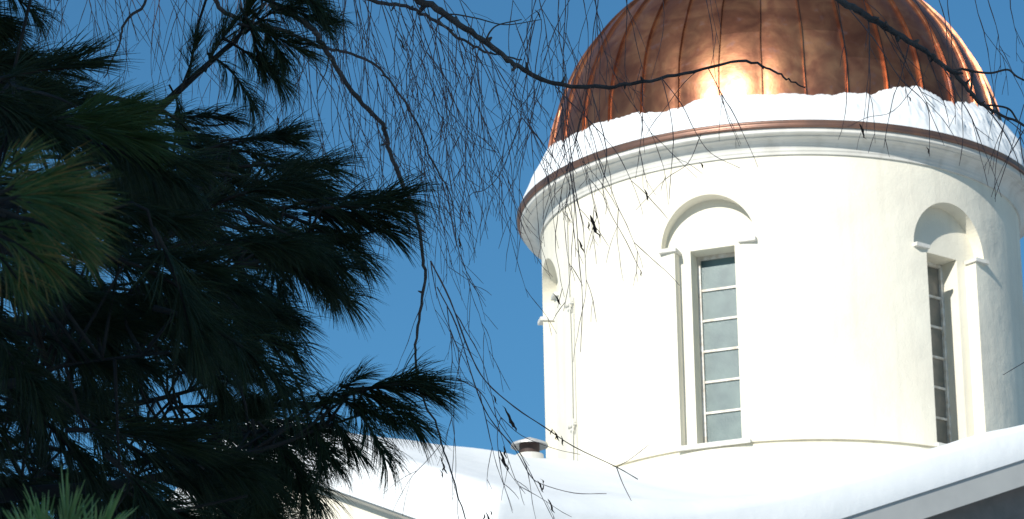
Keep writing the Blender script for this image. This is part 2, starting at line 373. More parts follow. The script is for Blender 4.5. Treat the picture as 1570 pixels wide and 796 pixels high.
bmesh.ops.recalc_face_normals(bm, faces=bm.faces); bm.to_mesh(snow.data); bm.free()
snow.data.polygons.foreach_set('use_smooth', [True]*len(snow.data.polygons)); snow.data.set_sharp_from_angle(angle=R(62))
tag(snow, 'thick smooth white snow lying over the lower church roofs', 'snow', kind='stuff')
# ledge snow round the dome
TAB = [(-180, 18.9), (-120, 19.1), (-84, 19.12), (-64, 18.84), (-44, 18.76), (-33, 18.68), (-23, 18.63), (-18, 18.70), (-12, 18.71), (-6, 18.66), (8, 18.64), (19, 18.68), (25, 18.73), (30, 18.84), (37, 18.94),
       (43, 18.88), (50, 18.88), (61, 19.04), (75, 19.08), (120, 19.0), (180, 18.9)]
na = 900; az = np.linspace(-180, 180, na, endpoint=False); zt = np.interp(az, [t[0] for t in TAB], [t[1] for t in TAB])
ring = np.stack([np.sin(np.radians(az)), np.cos(np.radians(az))], -1)*3
zt = zt+.034*vn(ring/.5, 11, 4)+.020*np.abs(vn(ring/.13, 12, 3))
rough = np.interp(az, [-180, -60, -5, 15, 45, 180], [.45, .45, .5, 1.0, 1.3, 1.0])
v = []; m_ = 22
for i, a in enumerate(az):
    e = math.asin(min(1, (zt[i]-ZD)/RD)); ri = (RD-.02)*math.cos(e)
    p0 = np.array([3.325, 18.172]); p1 = np.array([ri, zt[i]])
    for j in range(m_):
        t = j/(m_-1)
        c = p0+(p1-p0)*t; nrm = np.array([p1[1]-p0[1], p0[0]-p1[0]]); nrm /= np.linalg.norm(nrm)
        bulge = (.055+.03*math.sin(a*.07+1))*float(np.interp(a, [-180, -60, -20, 180], [.3, .3, 1, 1]))*math.sin(math.pi*t)**.7
        x = np.array([3*math.sin(R(a)), 3*math.cos(R(a)), c[1]])
        v.append((a, c[0]+nrm[0]*bulge, c[1]+nrm[1]*bulge, t, rough[i], nrm[0], nrm[1]))
v = np.array(v); P3 = np.stack([3*np.sin(np.radians(v[:, 0])), 3*np.cos(np.radians(v[:, 0])), v[:, 2]*1.0], -1)
nz = (vn(P3/.45, 5, 4)*.040+np.abs(vn(P3/.22, 9, 2))*.014*np.clip(v[:, 4]-.4, 0, 1))*v[:, 4]*np.sin(math.pi*np.clip(v[:, 3], .0, 1))**.5
nz = np.where(v[:, 3] > .98, 0, nz)
rr_ = v[:, 1]+v[:, 5]*nz; zz_ = v[:, 2]+v[:, 6]*nz
vv = np.stack([rr_*np.sin(np.radians(v[:, 0])), -rr_*np.cos(np.radians(v[:, 0])), zz_], -1)
fs = [(i*m_+j, ((i+1) % na)*m_+j, ((i+1) % na)*m_+j+1, i*m_+j+1) for i in range(na) for j in range(m_-1)]
o = mesh('ledge_snow', vv, fs, M['snow'], smooth=True); tag(o, 'lumpy white snow banked on the round ledge at the foot of the copper dome', 'snow', kind='stuff')
# ------------------------------------------------------------ unseen block added behind the camera to shade the trees
hb = tag(empty('shade_building', (-14, -60, 0)), 'unseen brick building added behind the viewer to shade the trees', 'building')
b = MB(); b.box((-16, -6, 0), (13.5, 3, 19)); b.build('wall', M['brick'], hb)
b = MB(); b.add([(-16.5, -6.5, 19), (14, -6.5, 19), (14, 3.5, 19), (-16.5, 3.5, 19), (-12, -1.5, 22.5), (9.5, -1.5, 22.5)], [(0, 1, 5, 4), (1, 2, 5), (2, 3, 4, 5), (3, 0, 4), (3, 2, 1, 0)]); b.build('roof', M['slate'], hb)
for fl in range(5):
    for c in range(8):
        x = -14+c*3.5; z = 1.6+fl*3.5
        b = MB(); b.box((x-.6, 3.003, z), (x+.6, 3.06, z+1.7)); wf = b.build('window', M['trim'], hb)
        b = MB(); b.box((x-.5, 3.062, z+.1), (x+.5, 3.075, z+1.6)); b.build('pane', M['glass_dark'], wf)
# ------------------------------------------------------------ pine
pine = tag(empty('pine_tree', tuple(U(-700, 800, 12.0)[:2])+(0,)), 'dark long-needled pine whose drooping boughs fill the left of the view', 'pine tree')
pl = Vector(pine.location)
def rel(p, o): return np.asarray(p, float)-np.array(o)
b = MB(); tp = catmull([(0, 0, -.1), (.05, 0, 3), (-.05, .1, 6), (.05, .05, 9), (0, 0, 12.5)], 8)
b.tube(tp, np.interp(np.arange(len(tp)), [0, len(tp)-1], [.22, .05]), 14); b.build('trunk', M['pine_bark'], pine, smooth=True)
# shoot prototypes: axis along +X, needles forward and drooping
def shoot(ln, count, spread, droop, nl, w=.0011, seed=0, matn='needle'):
    r_ = np.random.default_rng(seed)
    s = r_.uniform(0, 1, count)**.8*ln                      # attachment along the twig
    ax = np.stack([s, .03*np.sin(s*9+seed), -droop*.3*s**2/ln], 1)
    ph = r_.uniform(0, 2*math.pi, count); th = np.radians(np.clip(r_.normal(spread, 11, count), 6, 85))*(1-.35*s/ln)
    dirv = np.stack([np.cos(th), np.sin(th)*np.cos(ph), np.sin(th)*np.sin(ph)], 1)
    L_ = nl*r_.uniform(.7, 1.12, count)
    # fascicles: neighbours share a direction
    grp = (np.arange(count)//4)*4; dirv = dirv[grp]+r_.normal(0, .07, (count, 3)); dirv /= np.linalg.norm(dirv, axis=1)[:, None]; ax = ax[grp]
    segs = 4; g_ = np.array([0, 0, -1.0]); P_ = [ax]; cur = ax; dv = dirv
    for k in range(segs):
        dv = dv+g_*droop*.16*(1+k*.3); dv /= np.linalg.norm(dv, axis=1)[:, None]; cur = cur+dv*(L_/segs)[:, None]; P_.append(cur)
    P_ = np.stack(P_, 1)                                     # count, segs+1, 3
    side = np.cross(dirv, r_.normal(size=(count, 3))); side /= np.linalg.norm(side, axis=1)[:, None]; s2 = np.cross(dirv, side)
    wd = w*np.array([.8, 1, 1, .8, .25])
    vs_ = []
    for a in (0, 2.094, 4.189): vs_.append(P_+(math.cos(a)*side+math.sin(a)*s2)[:, None]*wd[None, :, None])
    V = np.stack(vs_, 2).reshape(-1, 3)                      # index ((i*(segs+1)+k)*3+c)
    fi = []
    base = np.arange(count)*(segs+1)*3
    for k in range(segs):
        for c in range(3):
            c2 = (c+1) % 3; fi.append(np.stack([base+k*3+c, base+k*3+c2, base+(k+1)*3+c2, base+(k+1)*3+c], 1))
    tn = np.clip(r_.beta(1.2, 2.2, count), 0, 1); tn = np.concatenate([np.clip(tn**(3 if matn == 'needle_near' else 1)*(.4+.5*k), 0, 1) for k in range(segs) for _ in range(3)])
    Fq = np.vstack(fi); b = MB(); tx = np.linspace(-.05, ln, 10)
    b.tube(np.stack([tx, .03*np.sin(tx*9+seed), -droop*.3*np.abs(tx)**2/ln], 1), np.linspace(.007, .003, 10), 6)
    n0 = len(V); me = bpy.data.meshes.new('needle_tuft')
    allf = Fq.tolist()+[tuple(i+n0 for i in f) for f in b.f]
    me.from_pydata(V.tolist()+b.v, [], allf); me.materials.append(M[matn]); me.materials.append(M['pine_bark'])
    mi = np.zeros(len(allf), np.int32); mi[len(Fq):] = 1; me.polygons.foreach_set('material_index', mi)
    a = me.attributes.new('tone', 'FLOAT', 'FACE'); a.data.foreach_set('value', np.concatenate([tn, np.zeros(len(b.f))]).astype(np.float32)); me.update()
    return me
PROT = [shoot(.19+.04*(i % 3), 235, 29+5*(i % 3), .35+.3*(i % 4), .165, w=.00125, seed=i+1) for i in range(8)]
NEAR = [shoot(.16, 105, 30, .35, .17, w=.0014, seed=40+i, matn='needle_near') for i in range(3)]
M['needle_mid'] = needle_mat('needle_mid', (.07, .12, .03), (.12, .15, .04))
MID = [shoot(.20, 260, 30, .3, .17, seed=50, matn='needle_mid')]
GREEN = [shoot(.10, 60, 26, .05, .11, w=.0022, seed=60+i, matn='needle_green') for i in range(2)]
# boughs (image course, distance)
BO = [
 ([(-700, 560), (-300, 520), (0, 500), (200, 455), (380, 405), (520, 372), (600, 345)], 11.0),
 ([(-700, 420), (-300, 400), (0, 380), (220, 335), (400, 290), (510, 275)], 11.6),
 ([(-700, 330), (-300, 320), (0, 300), (180, 215), (300, 115), (380, 40), (430, -30), (470, -90)], 12.2),
 ([(-700, 840), (-300, 800), (0, 760), (200, 740), (400, 690), (510, 650), (600, 622)], 10.6),
 ([(-700, 700), (-300, 670), (0, 640), (200, 620), (330, 590), (400, 585)], 11.8),
 ([(-700, 180), (-300, 190), (0, 190), (160, 150), (300, 190), (350, 190)], 12.6),
 ([(-700, 480), (-300, 470), (0, 440), (150, 470), (300, 500), (430, 500)], 12.9),
 ([(-700, 600), (-300, 600), (0, 590), (100, 560), (260, 540)], 9.6),
 ([(-700, 900), (-300, 880), (0, 850), (200, 800), (380, 760)], 9.8),
 ([(-700, -60), (-300, -40), (0, -20), (90, 0)], 11.0),
 ([(-700, 60), (-300, 80), (-100, 110), (20, 120)], 10.5),
 ([(-900, 560), (-500, 480), (-200, 370), (-80, 330), (-20, 315)], 6.2),
 ([(-700, 1300), (-300, 1150), (0, 960), (80, 890)], 6.3),
]
bough = []; allp = []
for pts, dd in BO:
    P_ = catmull([U(x, y, dd+.25*math.sin(x*.004+dd)) for x, y in pts], 8); base = P_[0]
    # join the trunk
    P_[0] = np.array([pl.x, pl.y, P_[0][2]-.15])
    if dd < 7: P_ = np.vstack([catmull([P_[0], P_[0]*.5+P_[1]*.5-np.array([.3, 0, .1]), P_[1]], 6), P_[2:]])
    b = MB(); b.tube([rel(p, pl) for p in P_], np.maximum(.040*np.linspace(1, .12, len(P_))**1.9, .0035), 7)
    bough.append((b, P_)); allp.append(P_)
# side branchlets join each shoot to its bough
def inpoly(x, y, poly):
    c = False; j = len(poly)-1
    for i in range(len(poly)):
        (xi, yi), (xj, yj) = poly[i], poly[j]
        if (yi > y) != (yj > y) and x < (xj-xi)*(y-yi)/(yj-yi)+xi: c = not c
        j = i
    return c
MASS = [(-90, 80), (40, 105), (90, 165), (190, 190), (250, 190), (290, 225), (300, 290), (370, 290), (430, 325), (465, 355), (460, 410), (400, 420), (340, 470), (300, 540), (250, 560), (300, 640), (370, 690), (330, 780), (280, 860), (-90, 860)]
SH = []            # base px, direction px, distance
def sh(x, y, ang, d, sc=1.0, p=None): SH.append((x, y, ang, d, sc, p))
for y in np.arange(70, 870, 44):
    for x in np.arange(-90, 560, 44):
        for lay in range(1 if rng.random() < .8 else 2):
            px, py = x+rng.uniform(-22, 22), y+rng.uniform(-22, 22)
            if not inpoly(px, py, MASS): continue
            if 440 < px < 560 and 470 < py < 560: continue
            edge_in = inpoly(px+90, py, MASS)
            if 590 < py < 690 and px < 300 and rng.random() < .45: continue
            ang = rng.normal(8+18*(py-400)/400, 24)
            if not edge_in: ang = rng.normal(12, 16)
            if rng.random() < (.30 if 560 < py < 700 and px < 330 else .10): continue
            sh(px-45, py, ang, rng.uniform(9.2, 13.2), rng.uniform(.85, 1.1))
# tufts of the outline
for x, y, a, d_, s in [(520, 340, -8, 11, 1.05), (530, 355, 12, 11, 1.05), (500, 370, 30, 11, 1), (470, 400, 42, 11.1, 1), (440, 420, 52, 11.1, 1), (540, 345, 2, 10.9, .95), (450, 370, 20, 11, 1), (480, 345, 0, 11, 1), (400, 420, 60, 11.2, 1), (500, 400, 50, 11, .9),
                       (370, 470, 55, 11.1, 1), (420, 460, 45, 11.1, .9), (360, 440, 40, 11.4, 1.1), (430, 285, -5, 11.6, 1), (450, 280, 15, 11.6, 1), (400, 300, 10, 11.5, 1), (380, 255, -15, 11.8, .9), (385, 262, 6, 11.8, .9), (400, 245, -5, 11.8, .8),
                       (350, 320, 15, 11.6, 1), (290, 190, -10, 12.6, 1), (300, 195, 15, 12.6, 1), (300, 240, 20, 12, 1), (320, 280, 10, 12, 1), (310, 220, 35, 12, 1),
                       (395, 40, -35, 12.2, .9), (390, 45, 15, 12.2, 1), (370, 65, 35, 12.2, 1), (340, 90, 40, 12.2, .9), (400, 20, 45, 12.2, 1), (410, 0, 10, 12.2, 1), (425, -30, 20, 12.2, 1), (420, -25, -30, 12.2, 1), (330, 100, -70, 12.2, .8), (290, 130, -85, 12.2, .7), (275, 140, 60, 12.2, .7), (370, 50, -75, 12.2, .8), (440, -40, 35, 12.2, .9), (380, 30, 62, 12.2, .9),
                       (560, 628, -8, 10.6, 1), (575, 622, 4, 10.6, .9), (560, 632, 28, 10.6, .95), (545, 650, 45, 10.6, .85), (520, 655, 60, 10.6, .85), (510, 660, -45, 10.6, .6), (490, 668, 72, 10.6, .8), (530, 640, 12, 10.6, .9), (460, 685, 30, 10.6, .8), (440, 690, -40, 10.6, .7), (430, 700, 60, 10.6, .9), (400, 700, 40, 10.6, 1), (400, 705, 85, 10.6, .9), (370, 720, 55, 10.6, 1), (360, 740, 30, 10.6, .9), (410, 690, -12, 10.7, .9), (380, 750, 62, 10.6, .8),
                       (300, 595, -30, 11.8, .9), (320, 600, -12, 11.8, .9), (350, 592, 8, 11.8, .9), (370, 600, -35, 11.7, .7), (360, 610, 25, 11.8, .8), (300, 520, 30, 11.8, 1), (330, 500, 45, 11.4, .9),
                       (20, 115, -12, 11, .9), (0, 130, -28, 11, .9), (30, 130, 8, 11, .9), (-60, 10, 20, 11, 1), (-50, -10, 35, 11, 1), (-20, -10, 45, 11, .8), (0, -20, 60, 11, .8), (-60, 30, 5, 11, .9), (10, -30, 30, 11, .8)]:
    sh(x-8, y, a, d_, s*.76) if d_ == 12.2 else sh(x-(18 if y > 600 and x > 330 else 44), y-(38 if a > 25 and y > 200 else 30 if y > 200 else 8), a-6, d_, s*.86)
for x, y, a in [(300, 650, 5), (330, 640, -10), (340, 665, 20), (360, 650, 8), (310, 680, 30), (380, 672, 25), (350, 690, 50), (320, 620, -5), (400, 665, -5), (280, 660, 15), (370, 640, -18), (300, 700, 10), (350, 720, 20), (330, 750, 30)]:
    sh(x-40, y, a, rng.uniform(10.4, 12), .95)
for x, y, a in [(-60, 90, -5), (-20, 100, 5), (-40, 60, 10), (0, 140, -8), (40, 150, 10), (60, 165, -15), (110, 180, -10), (-70, 130, -15), (150, 215, -12), (200, 215, 5), (20, 180, -20)]:
    sh(x-40, y, a, rng.uniform(10.4, 12), .95)
# nearer sprays at the left edge
for x, y, a, d_, s in [(-30, 290, -24, 6.2, .62), (-20, 300, -10, 6.0, .66), (0, 305, 2, 6.1, .68), (-20, 320, 10, 6.3, .68), (10, 300, -14, 6.4, .6), (10, 325, 18, 6.2, .6), (-30, 345, 28, 6.1, .62), (-50, 360, 42, 6.2, .6), (-60, 330, 6, 6.3, .7), (-50, 270, -40, 6.4, .5)]:
    sh(x+28, y+12, a, d_, s*.92, 'near')
for x, y, a, d_, s in [(75, 185, -12, 9.4, .95), (95, 195, 2, 9.4, .95), (80, 200, -24, 9.5, .85)]:
    sh(x, y, a, d_, s, 'mid')
for x, y, a, d_, s in [(110, 880, -78, 6.2, .8), (90, 885, -98, 6.2, .75), (130, 880, -60, 6.3, .75), (60, 890, -105, 6.4, .7)]:
    sh(x, y, a, d_, s, 'green')
cam_up = CRn[:, 1]; cam_r = CRn[:, 0]; cam_f = -CRn[:, 2]
placed = []
for i, (x, y, ang, d_, sc, kind) in enumerate(SH):
    base = U(x, y, d_); a = R(ang)
    dirv = cam_r*math.cos(a)-cam_up*math.sin(a)+cam_f*rng.uniform(-.45, .35); dirv /= np.linalg.norm(dirv)
    zax = np.array([0, 0, 1.0])-dirv*dirv[2]; zax /= np.linalg.norm(zax); yax = np.cross(zax, dirv)
    me = (PROT if kind is None else NEAR if kind == 'near' else MID if kind == 'mid' else GREEN)
    me = me[rng.integers(len(me))]
    # nearest bough point lying back towards the trunk
    best = None
    for bi, P_ in enumerate(allp):
        dd = np.linalg.norm(P_-base, axis=1)+np.where((P_-base) @ dirv > -.02, 1.0, 0); j = int(dd.argmin())
        if best is None or dd[j] < best[0]: best = (dd[j], bi, j)
    bi, j = best[1:]; p0 = allp[bi][j]; mid = base-dirv*min(.25, .5*np.linalg.norm(base-p0))
    Lc = catmull([p0, p0*.4+mid*.6+np.array([0, 0, -.03]), mid*.5+base*.5, base], 3) if np.linalg.norm(base-p0) > .35 else np.linspace(p0, base, 4)
    bough[bi][0].tube([rel(q_, pl) for q_ in Lc], np.linspace(.005, .0035, len(Lc)), 5)
    placed.append((bi, me, Matrix(((dirv[0]*sc, yax[0]*sc, zax[0]*sc, base[0]), (dirv[1]*sc, yax[1]*sc, zax[1]*sc, base[1]), (dirv[2]*sc, yax[2]*sc, zax[2]*sc, base[2]), (0, 0, 0, 1))), kind))
bo = [b.build('branch', M['pine_bark'], pine, smooth=True) for b, _ in bough]
print('shoots', len(placed))
order = list(range(len(placed)))[::-1]                # outline and near tufts first: they show largest
rest = []
for n_, i in enumerate(order):
    bi, me, mw, kind = placed[i]
    ml = Matrix.Translation(-pl) @ mw
    if n_ < 100:
        o = link('needle_tuft', me, bo[bi]); o.matrix_local = ml
        if kind == 'near': o['label'] = 'sunlight-tinted green and browned needle tuft close to the viewer'
        if kind == 'green': o['label'] = 'bright green upright needle tuft at the bottom edge'
    else: rest.append((me, ml))
bmr = []
VV_, FF_, TT_, MI_ = [], [], [], []; off = 0
cache = {}
for me, ml in rest:
    if me.name not in cache:
        co = np.empty(len(me.vertices)*3, np.float32); me.vertices.foreach_get('co', co)
        tn = np.empty(len(me.polygons), np.float32); me.attributes['tone'].data.foreach_get('value', tn)
        mi = np.empty(len(me.polygons), np.int32); me.polygons.foreach_get('material_index', mi)
        cache[me.name] = (co.reshape(-1, 3), [tuple(p.vertices) for p in me.polygons], tn, mi)
    co, fc, tn, mi = cache[me.name]; A = np.array(ml)
    VV_.append(co @ A[:3, :3].T+A[:3, 3]); FF_.append((fc, off)); off += len(co); TT_.append(tn); MI_.append(mi)
nv = off; Vall = np.vstack(VV_).astype(np.float32)
loops = []; lens = []
for fc, of in FF_:
    for f in fc: loops.extend([k+of for k in f]); lens.append(len(f))
me = bpy.data.meshes.new('needles'); me.vertices.add(nv); me.vertices.foreach_set('co', Vall.ravel()); me.loops.add(len(loops)); me.loops.foreach_set('vertex_index', loops)
me.polygons.add(len(lens)); me.polygons.foreach_set('loop_start', np.concatenate([[0], np.cumsum(lens)[:-1]]).astype(np.int32)); me.polygons.foreach_set('loop_total', lens)
me.materials.append(M['needle']); me.materials.append(M['pine_bark']); me.polygons.foreach_set('material_index', np.concatenate(MI_))
a_ = me.attributes.new('tone', 'FLOAT', 'FACE'); a_.data.foreach_set('value', np.concatenate(TT_)); me.update(calc_edges=True); me.validate()
o = link('needles', me, pine); o['kind'] = 'stuff'
# ------------------------------------------------------------ birch
BD = 14.0
bt = U(-560, -300, BD+1.5)
birch = tag(empty('birch_tree', (bt[0], bt[1], 0)), 'bare weeping birch with fine dark twigs hanging before the sky and copper dome', 'birch tree')
bl = Vector(birch.location)
b = MB(); tp = catmull([(0, 0, -.1), (.05, .05, 3), (.0, .1, 6), (.1, .0, 9), (.1, 0, 13)], 8)
b.tube(tp, np.linspace(.2, .06, len(tp)), 14)
M['birch_bark'] = mat('birch_bark', (.62, .60, .56), .8, noise=(7, (.06, .05, .05), 8))
b.build('trunk', M['birch_bark'], birch, smooth=True)
LIMB = [
 ([(-560, -330), (-100, -240), (250, -90), (400, -15), (420, 8), (445, 20), (480, 45), (503, 82), (540, 142), (585, 190), (598, 235), (624, 298), (640, 340), (649, 400), (651, 440), (641, 500), (637, 555), (645, 602), (670, 655), (684, 700), (698, 745), (716, 810)], 14.0, (7, 2.2)),
 ([(-560, -420), (0, -300), (400, -140), (600, -30), (645, 0), (690, 27), (737, 60), (775, 88), (802, 107), (850, 127), (925, 134), (975, 126), (1050, 113), (1132, 94), (1180, 107), (1205, 120), (1234, 135)], 13.6, (8, 2.5)),
 ([(-560, -420), (0, -280), (350, -120), (500, -30), (570, 1), (622, 10), (668, 32), (700, 55), (737, 76), (764, 84), (800, 92)], 14.4, (6, 3)),
 ([(-560, -500), (200, -380), (800, -240), (1150, -100), (1285, -2), (1330, 25), (1372, 50), (1412, 75), (1440, 94), (1476, 126), (1500, 156), (1535, 176), (1590, 200)], 13.2, (9, 3.8)),
 ([(-560, -420), (-200, -300), (100, -160), (300, -30), (340, 15), (372, 30), (430, 45), (490, 72), (522, 78), (570, 97), (600, 128), (640, 190), (662, 245), (690, 300), (700, 370)], 14.8, (6, 1.8)),
 ([(-560, -380), (-200, -260), (60, -120), (220, -15), (190, 35), (182, 70), (160, 120)], 15.5, (6, 2.5)),
 ([(-560, -460), (100, -330), (500, -200), (800, -120), (1100, -110), (1400, -130), (1650, -120)], 14.6, (14, 4)),
 ([(-560, -400), (0, -240), (200, -130), (500, -90), (850, -70)], 15.2, (10, 3)),
 ([(-560, -350), (-100, -180), (100, -60), (260, -35), (420, -40)], 16.0, (8, 2)),
 ([(-560, -440), (0, -320), (300, -150), (560, -50), (760, -45), (960, -30)], 14.0, (8, 2)),
 ([(-560, -480), (300, -330), (900, -180), (1250, -70), (1480, -35), (1640, -30)], 13.8, (10, 2.5)),
]
limbs = []
for pts, dd, (r0, r1) in LIMB:
    P_ = catmull([U(x, y, dd+.3*math.sin(x*.003)) for x, y in pts], 6); P_[0] = np.array([bl.x+.06, bl.y, P_[0][2]-.2])
    w_ = P_.copy(); w_[3:] += rng.normal(0, .0022, w_[3:].shape)
    rad = np.linspace(r0*2.0, r1, len(P_))*.001; k0 = len(P_)//3; rad[k0:] = np.linspace(r0*1.35, r1, len(P_)-k0)*.001
    rad *= 1+.10*np.sin(np.arange(len(rad))*2.1)*(rng.random(len(rad)) > .5)
    b = MB(); b.tube([rel(p, bl) for p in w_], rad, 8)
    for q_ in range(10, len(w_)-3, 3):
        if rng.random() < .6:
            dr = rng.normal(size=3); dr /= np.linalg.norm(dr); p_ = w_[q_]; rr0 = rad[q_]
            b.tube([rel(p_-dr*rr0*.3, bl), rel(p_+dr*rr0*1.5, bl), rel(p_+dr*rr0*rng.uniform(2, 4.5), bl)], [rr0*1.0, rr0*.75, rr0*.3], 6)
    limbs.append((b, P_))
def side(li, pts, dd, r0, r1):
    P_ = catmull([U(x, y, dd) for x, y in pts], 6); b, Q = limbs[li]
    j = int(np.linalg.norm(Q-P_[0], axis=1).argmin()); P_[0] = Q[j]
    b.tube([rel(p, bl) for p in P_], np.linspace(r0, r1, len(P_))*.001, 6); limbs[li] = (b, np.vstack([Q, P_[1:]]))
side(3, [(1472, 105), (1495, 110), (1520, 112), (1545, 107), (1560, 118), (1590, 132)], 13.2, 4.5, 3)
side(3, [(1485, 142), (1505, 160), (1525, 162), (1548, 168), (1565, 190), (1600, 205)], 13.2, 4, 3)
side(1, [(745, 62), (752, 48), (765, 38), (800, 30)], 13.6, 4, 2)
side(2, [(668, 32), (690, 22), (730, 28), (775, 38), (830, 30)], 14.4, 3.5, 1.6)
side(0, [(505, 84), (500, 110), (490, 130), (485, 152)], 14.0, 3, 1.2)
# hanging twigs
CNT = []
def tocam(p):
    q = (np.asarray(p)-CAM) @ CRn; return W/2+F*q[..., 0]/-q[..., 2], H/2-F*q[..., 1]/-q[..., 2], -q[..., 2]
ANCH = []
def anchors():
    ANCH.clear()
    for i, (_, Q) in enumerate(limbs):
        m = np.vstack([Q[:-1]*(1-t)+Q[1:]*t for t in (0, .25, .5, .75)]+[Q[-1:]]); a, c, d_ = tocam(m)
        for x_, y_, z_ in zip(a, c, d_): ANCH.append((x_, y_, z_, i))
    for li, Q in HAND:
        a, c, d_ = tocam(Q)
        for x_, y_, z_ in zip(a, c, d_): ANCH.append((x_, y_, z_, li))
HAND = []; USED = {}
def strand(x, y, ln, lean, d_, seed, r=1.7, fork=.55, amp=1.0):
    r_ = np.random.default_rng(seed); b = MB(); A = np.array([q[:3] for q in ANCH])
    cost = np.abs(A[:, 0]-x)+np.abs(A[:, 1]-y)*.6+60*(A[:, 1] > y+40)+np.abs(A[:, 2]-d_)*25*r_.random()
    cost = cost+np.array([22*USED.get((q[3], int(q[0]/6)), 0) for q in ANCH])
    j = int(cost.argmin()); kk = (ANCH[j][3], int(ANCH[j][0]/6))
    for o_ in (-1, 0, 1): USED[(kk[0], kk[1]+o_)] = USED.get((kk[0], kk[1]+o_), 0)+(2 if o_ == 0 else 1)
    best = ANCH[j][3]; ln = ln+max(-80, min(140, y-A[j, 1])); x, y, d_ = A[j]
    def grow(x, y, ang, ln, d_, rad, lvl, drift):
        pts = [(x, y, d_)]; n = max(3, int(ln/14)); st_ = ln/n; kids = []; sg = r_.choice([-1, 1]); ph = r_.uniform(0, 6.3); wl = r_.uniform(.12, .3); dd = r_.normal(0, .008)
        for i in range(n):
            ang += r_.normal(0, .06)*amp+(drift-ang)*.14+.035*math.sin(ph+i*wl)
            x += math.sin(ang)*st_; y += math.cos(ang)*st_; d_ += dd+r_.normal(0, .006); pts.append((x, y, d_))
            if 0 < i < n-1 and lvl < 3 and r_.random() < fork*(.50 if lvl else .42):
                sg = -sg; kids.append((x, y, ang+sg*r_.uniform(.28, .62), min(ln*.55, r_.uniform(28, 150)/(1+.5*lvl))*(1-.4*i/n), d_, lvl+1))
        P_ = np.array([U(*p) for p in pts]); m = len(P_)
        rad_ = np.linspace(rad, max(rad*.45, .0007), m); rad_[1:-1] *= 1+.45*(r_.random(m-2) > .6)
        b.tube([rel(p, bl) for p in P_], rad_, 4)
        for (kx, ky, ka, kl, kd, kv_) in kids: grow(kx, ky, ka, kl, kd, max(rad*.68, .0008), kv_, drift+r_.uniform(-.10, .10)+(ka-drift)*.18)
    grow(x, y, lean*1.6+r_.normal(0, .25), ln, d_, r*.001, 0, lean)
    CNT.append((best, b, ln))
def hand(pts, li, d_, r0=1.8, r1=.9):
    P_ = catmull([U(x, y, d_) for x, y in pts], 4); b = MB(); rad = np.linspace(r0, r1, len(P_))*.001; rad *= 1+.3*(rng.random(len(rad)) > .6)
    b.tube([rel(p, bl) for p in P_], rad, 4); CNT.append((li, b, 500)); HAND.append((li, P_))
hand([(660, 400), (690, 460), (720, 540), (745, 585), (790, 625), (835, 655), (880, 685), (945, 716), (978, 735)], 0, 13.9, 2.6, 1.3)
hand([(945, 716), (965, 705), (995, 682)], 0, 13.9, 1.4, .8); hand([(945, 716), (955, 742), (968, 768)], 0, 13.9, 1.4, .8)
hand([(670, 440), (700, 500), (728, 590), (750, 640), (790, 690), (812, 728), (830, 742), (880, 756), (930, 757)], 0, 13.9, 2.2, 1.0)
hand([(768, 640), (800, 668), (850, 688), (890, 697)], 0, 13.9, 1.3, .8)
hand([(700, 580), (735, 600), (760, 640), (800, 700), (830, 760), (850, 800)], 0, 13.9, 1.8, 1.0)
hand([(665, 580), (690, 588), (712, 588)], 0, 13.9, 1.2, .8)
hand([(800, 180), (770, 260), (745, 290), (720, 300), (718, 340)], 1, 14, 1.8, 1.0)
hand([(865, 132), (862, 200), (880, 300), (888, 400), (893, 460), (890, 540)], 1, 13.6, 1.9, 1.0)
hand([(905, 133), (930, 230), (925, 300), (960, 370), (980, 412)], 1, 13.6, 1.7, .9)
hand([(1013, 118), (1045, 160), (1065, 200), (1090, 235), (1135, 258)], 1, 13.6, 1.5, .8)
hand([(1075, 205), (1055, 250), (1020, 275), (975, 322)], 1, 13.6, 1.3, .8)
hand([(1412, 120), (1370, 170), (1330, 180), (1300, 195)], 3, 13.2, 1.2, .8)
hand([(1290, 0), (1340, 60), (1380, 120), (1420, 160), (1425, 205), (1425, 240)], 3, 13.2, 1.7, .9)
hand([(1570, 160), (1550, 230), (1525, 305)], 3, 13.2, 1.6, .9); hand([(1600, 540), (1570, 556), (1538, 575)], 3, 13.2, 1.4, .8)
anchors()
k = 100
def field(n, x0, x1, y0, y1, l0, l1, lean, d0, d1, r=1.6, fork=.55):
    global k
    for i in range(n):
        k += 1; strand(rng.uniform(x0, x1), rng.uniform(y0, y1), rng.uniform(l0, l1), rng.normal(lean, .09), rng.uniform(d0, d1), k, r, fork)
field(38, 60, 430, -60, -20, 110, 260, .0, 14.2, 16.5, 1.7)
field(30, 420, 640, -60, 20, 200, 470, .14, 13.6, 15.6, 1.6)
field(26, 600, 800, -60, 60, 180, 440, .10, 13.4, 15.6, 1.6)
field(14, 560, 720, 60, 260, 150, 330, .12, 13.4, 15, 1.5)
field(11, 790, 900, -60, 40, 250, 420, .02, 13.4, 15, 1.6)
field(9, 860, 1120, -60, 60, 120, 300, .05, 13.2, 14.6, 1.5, .35)
field(7, 1240, 1560, -60, 20, 90, 260, .1, 13, 14.2, 1.5, .35)
field(5, 1480, 1600, -60, 10, 80, 200, .2, 13, 14.2, 1.5, .35)
field(8, 420, 560, 10, 90, 90, 330, -.05, 13.9, 14.5, 1.5)
